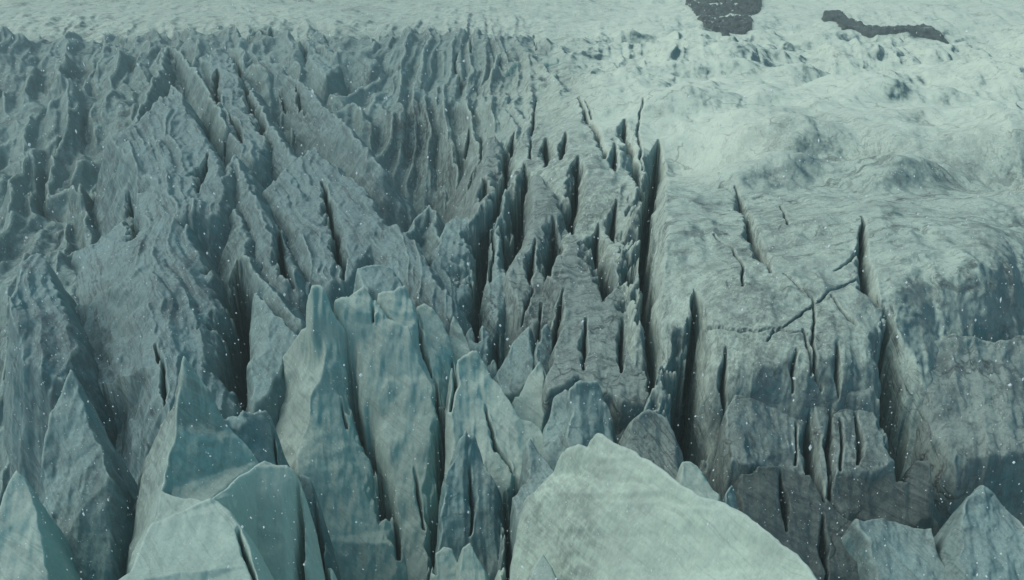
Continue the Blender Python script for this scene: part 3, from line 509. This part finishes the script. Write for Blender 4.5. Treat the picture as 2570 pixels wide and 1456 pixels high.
def ice(name, white=(.50, .60, .53), blue=(.20, .36, .37), bl0=.35, dirt=.5, stripe=(0, 0, 0), sfreq=1.0, samt=.5, crack=.0, bump=.5, deep=(.018, .15, .18), blot=1.0, lo1=.09, cold=.15, edge_light=.6):
    m = bpy.data.materials.new('ice_' + name); m.use_nodes = True; nt = m.node_tree; nt.nodes.clear()
    out = N(nt, 'ShaderNodeOutputMaterial'); b = N(nt, 'ShaderNodeBsdfPrincipled'); nt.links.new(b.outputs[0], out.inputs[0])
    geo = N(nt, 'ShaderNodeNewGeometry'); pos = geo.outputs['Position']
    nz = N(nt, 'ShaderNodeSeparateXYZ'); nt.links.new(geo.outputs['Normal'], nz.inputs[0])
    big = noise(nt, pos, .07, 4, .6); med = noise(nt, pos, .45, 6, .65); fine = noise(nt, pos, 3.2, 6, .75)
    # warped coordinates for the foliation
    wn = N(nt, 'ShaderNodeTexNoise'); wn.inputs['Scale'].default_value = .11; wn.inputs['Detail'].default_value = 3; nt.links.new(pos, wn.inputs['Vector'])
    sc_ = N(nt, 'ShaderNodeVectorMath', operation='MULTIPLY_ADD'); nt.links.new(wn.outputs['Color'], sc_.inputs[0]); sc_.inputs[1].default_value = (2.6, 2.6, 2.6); nt.links.new(pos, sc_.inputs[2])
    mp = fol(nt, sc_.outputs[0], stripe, lo1, 1.7 * sfreq)
    st = noise(nt, mp, 1.0, 5, .68)
    st2 = noise(nt, fol(nt, sc_.outputs[0], stripe, .16, 4.2 * sfreq), 1.0, 3, .6)
    st0 = noise(nt, fol(nt, sc_.outputs[0], stripe, .03, .55 * sfreq), 1.0, 4, .6)
    # vertical melt flutes
    fl = noise(nt, mapping(nt, sc_.outputs[0], (0, 0, 0), (1.5, 1.5, .16)), 1.0, 5, .65)
    up = math_(nt, 'SUBTRACT', nz.outputs[2], math_(nt, 'MULTIPLY', nz.outputs[0], .70))   # crust whitens tops; left, sunward sides are painted paler as if lit
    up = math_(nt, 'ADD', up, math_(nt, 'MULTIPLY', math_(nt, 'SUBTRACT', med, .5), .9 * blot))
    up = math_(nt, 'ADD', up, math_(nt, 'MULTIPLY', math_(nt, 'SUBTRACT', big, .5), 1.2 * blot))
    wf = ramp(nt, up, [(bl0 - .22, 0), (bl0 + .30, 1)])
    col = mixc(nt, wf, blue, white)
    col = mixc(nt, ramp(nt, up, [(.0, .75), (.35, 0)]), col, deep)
    gcol = mixc(nt, ramp(nt, noise(nt, pos, .16, 5, .7), [(.38, 0), (.62, 1)]), col, mixc(nt, .35, col, (.33, .38, .36)))
    d1 = math_(nt, 'MULTIPLY', ramp(nt, st, [(.505, 0), (.555, 1)]), ramp(nt, st0, [(.42, .12), (.56, 1)]))
    d2 = math_(nt, 'MULTIPLY', ramp(nt, st2, [(.52, 0), (.60, 1)]), ramp(nt, med, [(.42, .1), (.60, 1)]))
    pt = math_(nt, 'MULTIPLY', ramp(nt, noise(nt, sc_.outputs[0], .22, 7, .75, .6), [(.53, 0), (.68, 1)]), .75)
    dd = math_(nt, 'MULTIPLY', math_(nt, 'ADD', math_(nt, 'MULTIPLY', d1, samt), math_(nt, 'MULTIPLY', d2, samt * .8)), 1.0)
    dd = math_(nt, 'ADD', dd, math_(nt, 'MULTIPLY', pt, dirt), True)
    at = N(nt, 'ShaderNodeAttribute', attribute_name='dirt')
    da = math_(nt, 'MULTIPLY', math_(nt, 'MULTIPLY', at.outputs['Fac'], 1.25), ramp(nt, math_(nt, 'ADD', math_(nt, 'MULTIPLY', st, .35), math_(nt, 'ADD', math_(nt, 'MULTIPLY', med, .3), math_(nt, 'MULTIPLY', fl, .35))), [(.45, .18), (.545, 1)]), True)
    dd = math_(nt, 'MULTIPLY', dd, ramp(nt, up, [(.15, .12), (.6, 1)]))
    dd = math_(nt, 'MAXIMUM', dd, da)
    sn = N(nt, 'ShaderNodeAttribute', attribute_name='snow')
    vs = math_(nt, 'MULTIPLY', ramp(nt, fl, [(.52, 0), (.62, 1)]), math_(nt, 'MULTIPLY', ramp(nt, big, [(.40, 0), (.60, 1)]), dirt * 1.1))
    dd = math_(nt, 'MAXIMUM', dd, vs)
    f2 = noise(nt, mapping(nt, sc_.outputs[0], (.1, .12, 0), (3.4, 3.4, .35)), 1.0, 6, .7)
    dd = math_(nt, 'ADD', dd, math_(nt, 'MULTIPLY', ramp(nt, f2, [(.42, 0), (.66, 1)]), .12 + .45 * dirt * .8), True)
    dd = math_(nt, 'MULTIPLY', dd, math_(nt, 'SUBTRACT', 1.0, math_(nt, 'MULTIPLY', sn.outputs['Fac'], .68)))
    cd = N(nt, 'ShaderNodeAttribute', attribute_name='cold')
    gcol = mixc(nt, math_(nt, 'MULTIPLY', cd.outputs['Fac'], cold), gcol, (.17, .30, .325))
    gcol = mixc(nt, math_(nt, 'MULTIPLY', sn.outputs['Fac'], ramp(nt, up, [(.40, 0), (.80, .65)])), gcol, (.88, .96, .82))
    spk = math_(nt, 'MULTIPLY', ramp(nt, fine, [(.52, 0), (.70, 1)]), dirt * .75)
    dd = math_(nt, 'MAXIMUM', dd, spk)
    col = mixc(nt, math_(nt, 'MULTIPLY', dd, .9), gcol, (.05, .068, .076))
    # sharp edges painted paler, standing in for light on the crests
    col = mixc(nt, math_(nt, 'MULTIPLY', ramp(nt, geo.outputs['Pointiness'], [(.515, 0), (.60, 1)]), edge_light), col, (.60, .71, .64))
    hgt = math_(nt, 'ADD', math_(nt, 'MULTIPLY', fl, .4), math_(nt, 'ADD', math_(nt, 'MULTIPLY', st, -.55), math_(nt, 'MULTIPLY', fine, .40)))
    hgt = math_(nt, 'ADD', hgt, math_(nt, 'ADD', math_(nt, 'MULTIPLY', med, .15), math_(nt, 'MULTIPLY', st2, -.22)))
    if crack:
        vf = N(nt, 'ShaderNodeTexVoronoi', feature='DISTANCE_TO_EDGE'); vf.inputs['Scale'].default_value = .22
        wf_ = N(nt, 'ShaderNodeVectorMath', operation='MULTIPLY_ADD'); nt.links.new(wn.outputs['Color'], wf_.inputs[0]); wf_.inputs[1].default_value = (9, 9, 9)
        nt.links.new(mapping(nt, pos, (.3, .2, .4), (1, .45, .6)), wf_.inputs[2]); nt.links.new(wf_.outputs[0], vf.inputs['Vector'])
        cf = math_(nt, 'MULTIPLY', ramp(nt, vf.outputs[0], [(0, 1), (.022, .3), (.05, 0)]), ramp(nt, noise(nt, pos, .2, 4, .7), [(.52, 0), (.60, 1)]))
        col = mixc(nt, math_(nt, 'MULTIPLY', cf, .75 * crack), col, (.045, .055, .06))
        vo = N(nt, 'ShaderNodeTexVoronoi', feature='DISTANCE_TO_EDGE'); vo.inputs['Scale'].default_value = .085
        w2 = N(nt, 'ShaderNodeTexNoise'); w2.inputs['Scale'].default_value = .35; w2.inputs['Detail'].default_value = 6; nt.links.new(pos, w2.inputs['Vector'])
        v2 = N(nt, 'ShaderNodeVectorMath', operation='MULTIPLY_ADD'); nt.links.new(w2.outputs['Color'], v2.inputs[0]); v2.inputs[1].default_value = (5, 5, 5); nt.links.new(sc_.outputs[0], v2.inputs[2])
        nt.links.new(v2.outputs[0], vo.inputs['Vector'])
        ln = ramp(nt, vo.outputs[0], [(0.0, 1), (.010, .55), (.03, 0)])
        cm = math_(nt, 'MULTIPLY', ln, ramp(nt, noise(nt, pos, .12, 3, .6), [(.50, 0), (.60, 1)]))
        cm = math_(nt, 'MULTIPLY', cm, crack)
        col = mixc(nt, cm, col, (.05, .06, .06)); hgt = math_(nt, 'SUBTRACT', hgt, math_(nt, 'MULTIPLY', cm, .8))
    bp = N(nt, 'ShaderNodeBump'); bp.inputs['Strength'].default_value = bump; bp.inputs['Distance'].default_value = 1.0
    nt.links.new(hgt, bp.inputs['Height']); nt.links.new(bp.outputs[0], b.inputs['Normal'])
    nt.links.new(col, b.inputs['Base Color']); b.inputs['Roughness'].default_value = .62
    b.inputs['Specular IOR Level'].default_value = .3
    MATS[name] = m
    return m
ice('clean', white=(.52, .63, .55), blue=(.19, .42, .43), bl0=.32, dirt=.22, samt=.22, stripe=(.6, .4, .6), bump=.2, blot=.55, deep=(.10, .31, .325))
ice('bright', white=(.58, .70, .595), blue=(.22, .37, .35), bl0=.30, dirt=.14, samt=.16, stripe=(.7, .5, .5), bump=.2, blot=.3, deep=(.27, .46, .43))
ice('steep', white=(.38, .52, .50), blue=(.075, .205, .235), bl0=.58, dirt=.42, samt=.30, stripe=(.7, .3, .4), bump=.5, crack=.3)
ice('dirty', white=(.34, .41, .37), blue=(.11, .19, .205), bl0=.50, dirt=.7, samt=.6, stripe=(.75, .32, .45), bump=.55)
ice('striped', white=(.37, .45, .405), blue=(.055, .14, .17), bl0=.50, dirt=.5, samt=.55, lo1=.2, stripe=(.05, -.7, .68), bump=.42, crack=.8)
ice('dark', edge_light=.25, white=(.12, .155, .14), blue=(.07, .12, .13), bl0=.40, dirt=.8, samt=.6, stripe=(.5, .5, .6), bump=.6, crack=.7)
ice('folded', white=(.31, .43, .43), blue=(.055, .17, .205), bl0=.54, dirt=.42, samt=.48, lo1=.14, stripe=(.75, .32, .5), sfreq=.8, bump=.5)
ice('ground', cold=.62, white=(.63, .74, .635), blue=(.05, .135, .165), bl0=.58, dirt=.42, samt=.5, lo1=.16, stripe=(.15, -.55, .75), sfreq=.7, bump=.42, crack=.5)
def rock_mat():
    m = bpy.data.materials.new('rock'); m.use_nodes = True; nt = m.node_tree; b = nt.nodes['Principled BSDF']
    geo = N(nt, 'ShaderNodeNewGeometry'); pos = geo.outputs['Position']
    a = noise(nt, pos, .35, 8, .75); s2 = noise(nt, mapping(nt, pos, (.4, .3, .2), (.25, .6, 1.6)), .6, 6, .7)
    c = mixc(nt, ramp(nt, a, [(.35, 0), (.65, 1)]), (.09, .115, .12), (.20, .24, .245))
    c = mixc(nt, ramp(nt, s2, [(.60, 0), (.68, 1)]), c, (.42, .46, .44))
    nt.links.new(c, b.inputs['Base Color']); b.inputs['Roughness'].default_value = .9
    bp = N(nt, 'ShaderNodeBump'); bp.inputs['Strength'].default_value = .9; bp.inputs['Distance'].default_value = 2.5
    nt.links.new(a, bp.inputs['Height']); nt.links.new(bp.outputs[0], b.inputs['Normal']); MATS['rock'] = m
rock_mat()

# ------------------------------------------------------------------ meshes
def disp(x, y, z, amt):
    amt = amt * .65
    dx = amt * (0.45 * vn3(x / 3.0, y / 3.0, z / 6.5, 501) + 0.15 * vn3(x / 1.1, y / 1.1, z / 2.6, 503) + .12 * vn3(x / .5, y / .5, z / 1.1, 505))
    dy = amt * (0.45 * vn3(x / 3.0 + 40, y / 3.0, z / 6.5, 511) + 0.15 * vn3(x / 1.1, y / 1.1 + 9, z / 2.6, 513) + .12 * vn3(x / .5, y / .5, z / 1.1, 515))
    return x + dx, y + dy
def mesh_from(name, s, h, keepv, mat, amt=1.0):
    x = GX[s]; y = GY[s]; R_, C_ = h.shape
    kv = keepv
    kq = kv[:-1, :-1] | kv[1:, :-1] | kv[:-1, 1:] | kv[1:, 1:]
    used = np.zeros_like(kv); used[:-1, :-1] |= kq; used[1:, :-1] |= kq; used[:-1, 1:] |= kq; used[1:, 1:] |= kq
    idm = np.full(h.shape, -1, np.int64); n = int(used.sum())
    if n < 4: return None
    idm[used] = np.arange(n)
    xs, ys, zs = x[used], y[used], h[used]
    xs2, ys2 = disp(xs, ys, zs, amt)
    q = np.stack([idm[:-1, :-1][kq], idm[:-1, 1:][kq], idm[1:, 1:][kq], idm[1:, :-1][kq]], -1)
    me = bpy.data.meshes.new(name); me.vertices.add(n)
    me.vertices.foreach_set('co', np.stack([xs2, ys2, zs], -1).astype(np.float32).ravel())
    me.loops.add(len(q) * 4); me.loops.foreach_set('vertex_index', q.astype(np.int32).ravel())
    me.polygons.add(len(q)); me.polygons.foreach_set('loop_start', np.arange(0, len(q) * 4, 4, dtype=np.int32))
    me.polygons.foreach_set('loop_total', np.full(len(q), 4, np.int32))
    me.polygons.foreach_set('use_smooth', np.ones(len(q), bool))
    at = me.attributes.new('dirt', 'FLOAT', 'POINT'); at.data.foreach_set('value', DIRT_GREY[s][used].astype(np.float32))
    at = me.attributes.new('snow', 'FLOAT', 'POINT'); at.data.foreach_set('value', SNOW[s][used].astype(np.float32))
    at = me.attributes.new('cold', 'FLOAT', 'POINT'); at.data.foreach_set('value', COLD[s][used].astype(np.float32))
    me.update(calc_edges=True); me.materials.append(MATS[mat])
    o = bpy.data.objects.new(name, me); sc.collection.objects.link(o); return o
HG = HT
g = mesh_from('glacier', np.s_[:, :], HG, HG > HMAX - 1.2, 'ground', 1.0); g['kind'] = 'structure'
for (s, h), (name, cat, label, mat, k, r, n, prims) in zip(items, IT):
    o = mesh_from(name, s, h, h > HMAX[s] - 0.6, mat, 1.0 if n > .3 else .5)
    if o is None: print('EMPTY', label); continue
    o['label'] = label; o['category'] = cat

# ------------------------------------------------------------------ falling snow: flakes between 4 and 45 m from the camera
rng = np.random.default_rng(4)
NF = 9000
ico_v = np.array([(1, 0, 0), (-1, 0, 0), (0, 1, 0), (0, -1, 0), (0, 0, 1), (0, 0, -1)], float)
ico_f = [(0, 2, 4), (2, 1, 4), (1, 3, 4), (3, 0, 4), (2, 0, 5), (1, 2, 5), (3, 1, 5), (0, 3, 5)]
V = []; Fc = []
D = 12 + 45 * rng.random(NF) ** 0.7
for i in range(NF):
    rx, rz = ray(rng.uniform(-150, 2720), rng.uniform(-100, 1560)); L = math.sqrt(1 + rx * rx + rz * rz); y = D[i] / L
    c = np.array((rx * y, y, CZ + rz * y)); sz = 0.008 + 0.016 * rng.random() ** 3
    M = rng.normal(size=(3, 3)) * .25 + np.eye(3)
    p = ico_v @ M * sz * np.array([1, 1, 1.5]) + c; b0 = len(V); V.extend(p.tolist()); Fc.extend([tuple(b0 + k for k in f) for f in ico_f])
me = bpy.data.meshes.new('falling_snow'); me.from_pydata(V, [], Fc)
ms = bpy.data.materials.new('snowflake'); ms.use_nodes = True; ms.node_tree.nodes['Principled BSDF'].inputs['Base Color'].default_value = (.8, .84, .84, 1)
me.materials.append(ms); o = bpy.data.objects.new('falling_snow', me); sc.collection.objects.link(o)
o['kind'] = 'stuff'; o['label'] = 'small white snowflakes drifting through the air above the glacier'; o['category'] = 'snow'

# ------------------------------------------------------------------ haze
bpy.ops.mesh.primitive_cube_add(size=1, location=(0, 1290, 15)); hz = bpy.context.object; hz.name = 'haze'
zlo = float(min(HMAX.min(), HT.min())) - 2; zhi = max(64.0, float(HMAX.max()) + 3)
hz.location = (0, 1300, (zlo + zhi) / 2); hz.scale = (4400, 2640, zhi - zlo); hz['kind'] = 'stuff'
mh = bpy.data.materials.new('haze'); mh.use_nodes = True; nt = mh.node_tree; nt.nodes.clear()
pv = nt.nodes.new('ShaderNodeVolumePrincipled'); pv.inputs['Color'].default_value = (.84, .97, .92, 1); pv.inputs['Density'].default_value = 0.00042
pv.inputs['Anisotropy'].default_value = .2
ov = nt.nodes.new('ShaderNodeOutputMaterial'); nt.links.new(pv.outputs[0], ov.inputs['Volume']); hz.data.materials.append(mh)
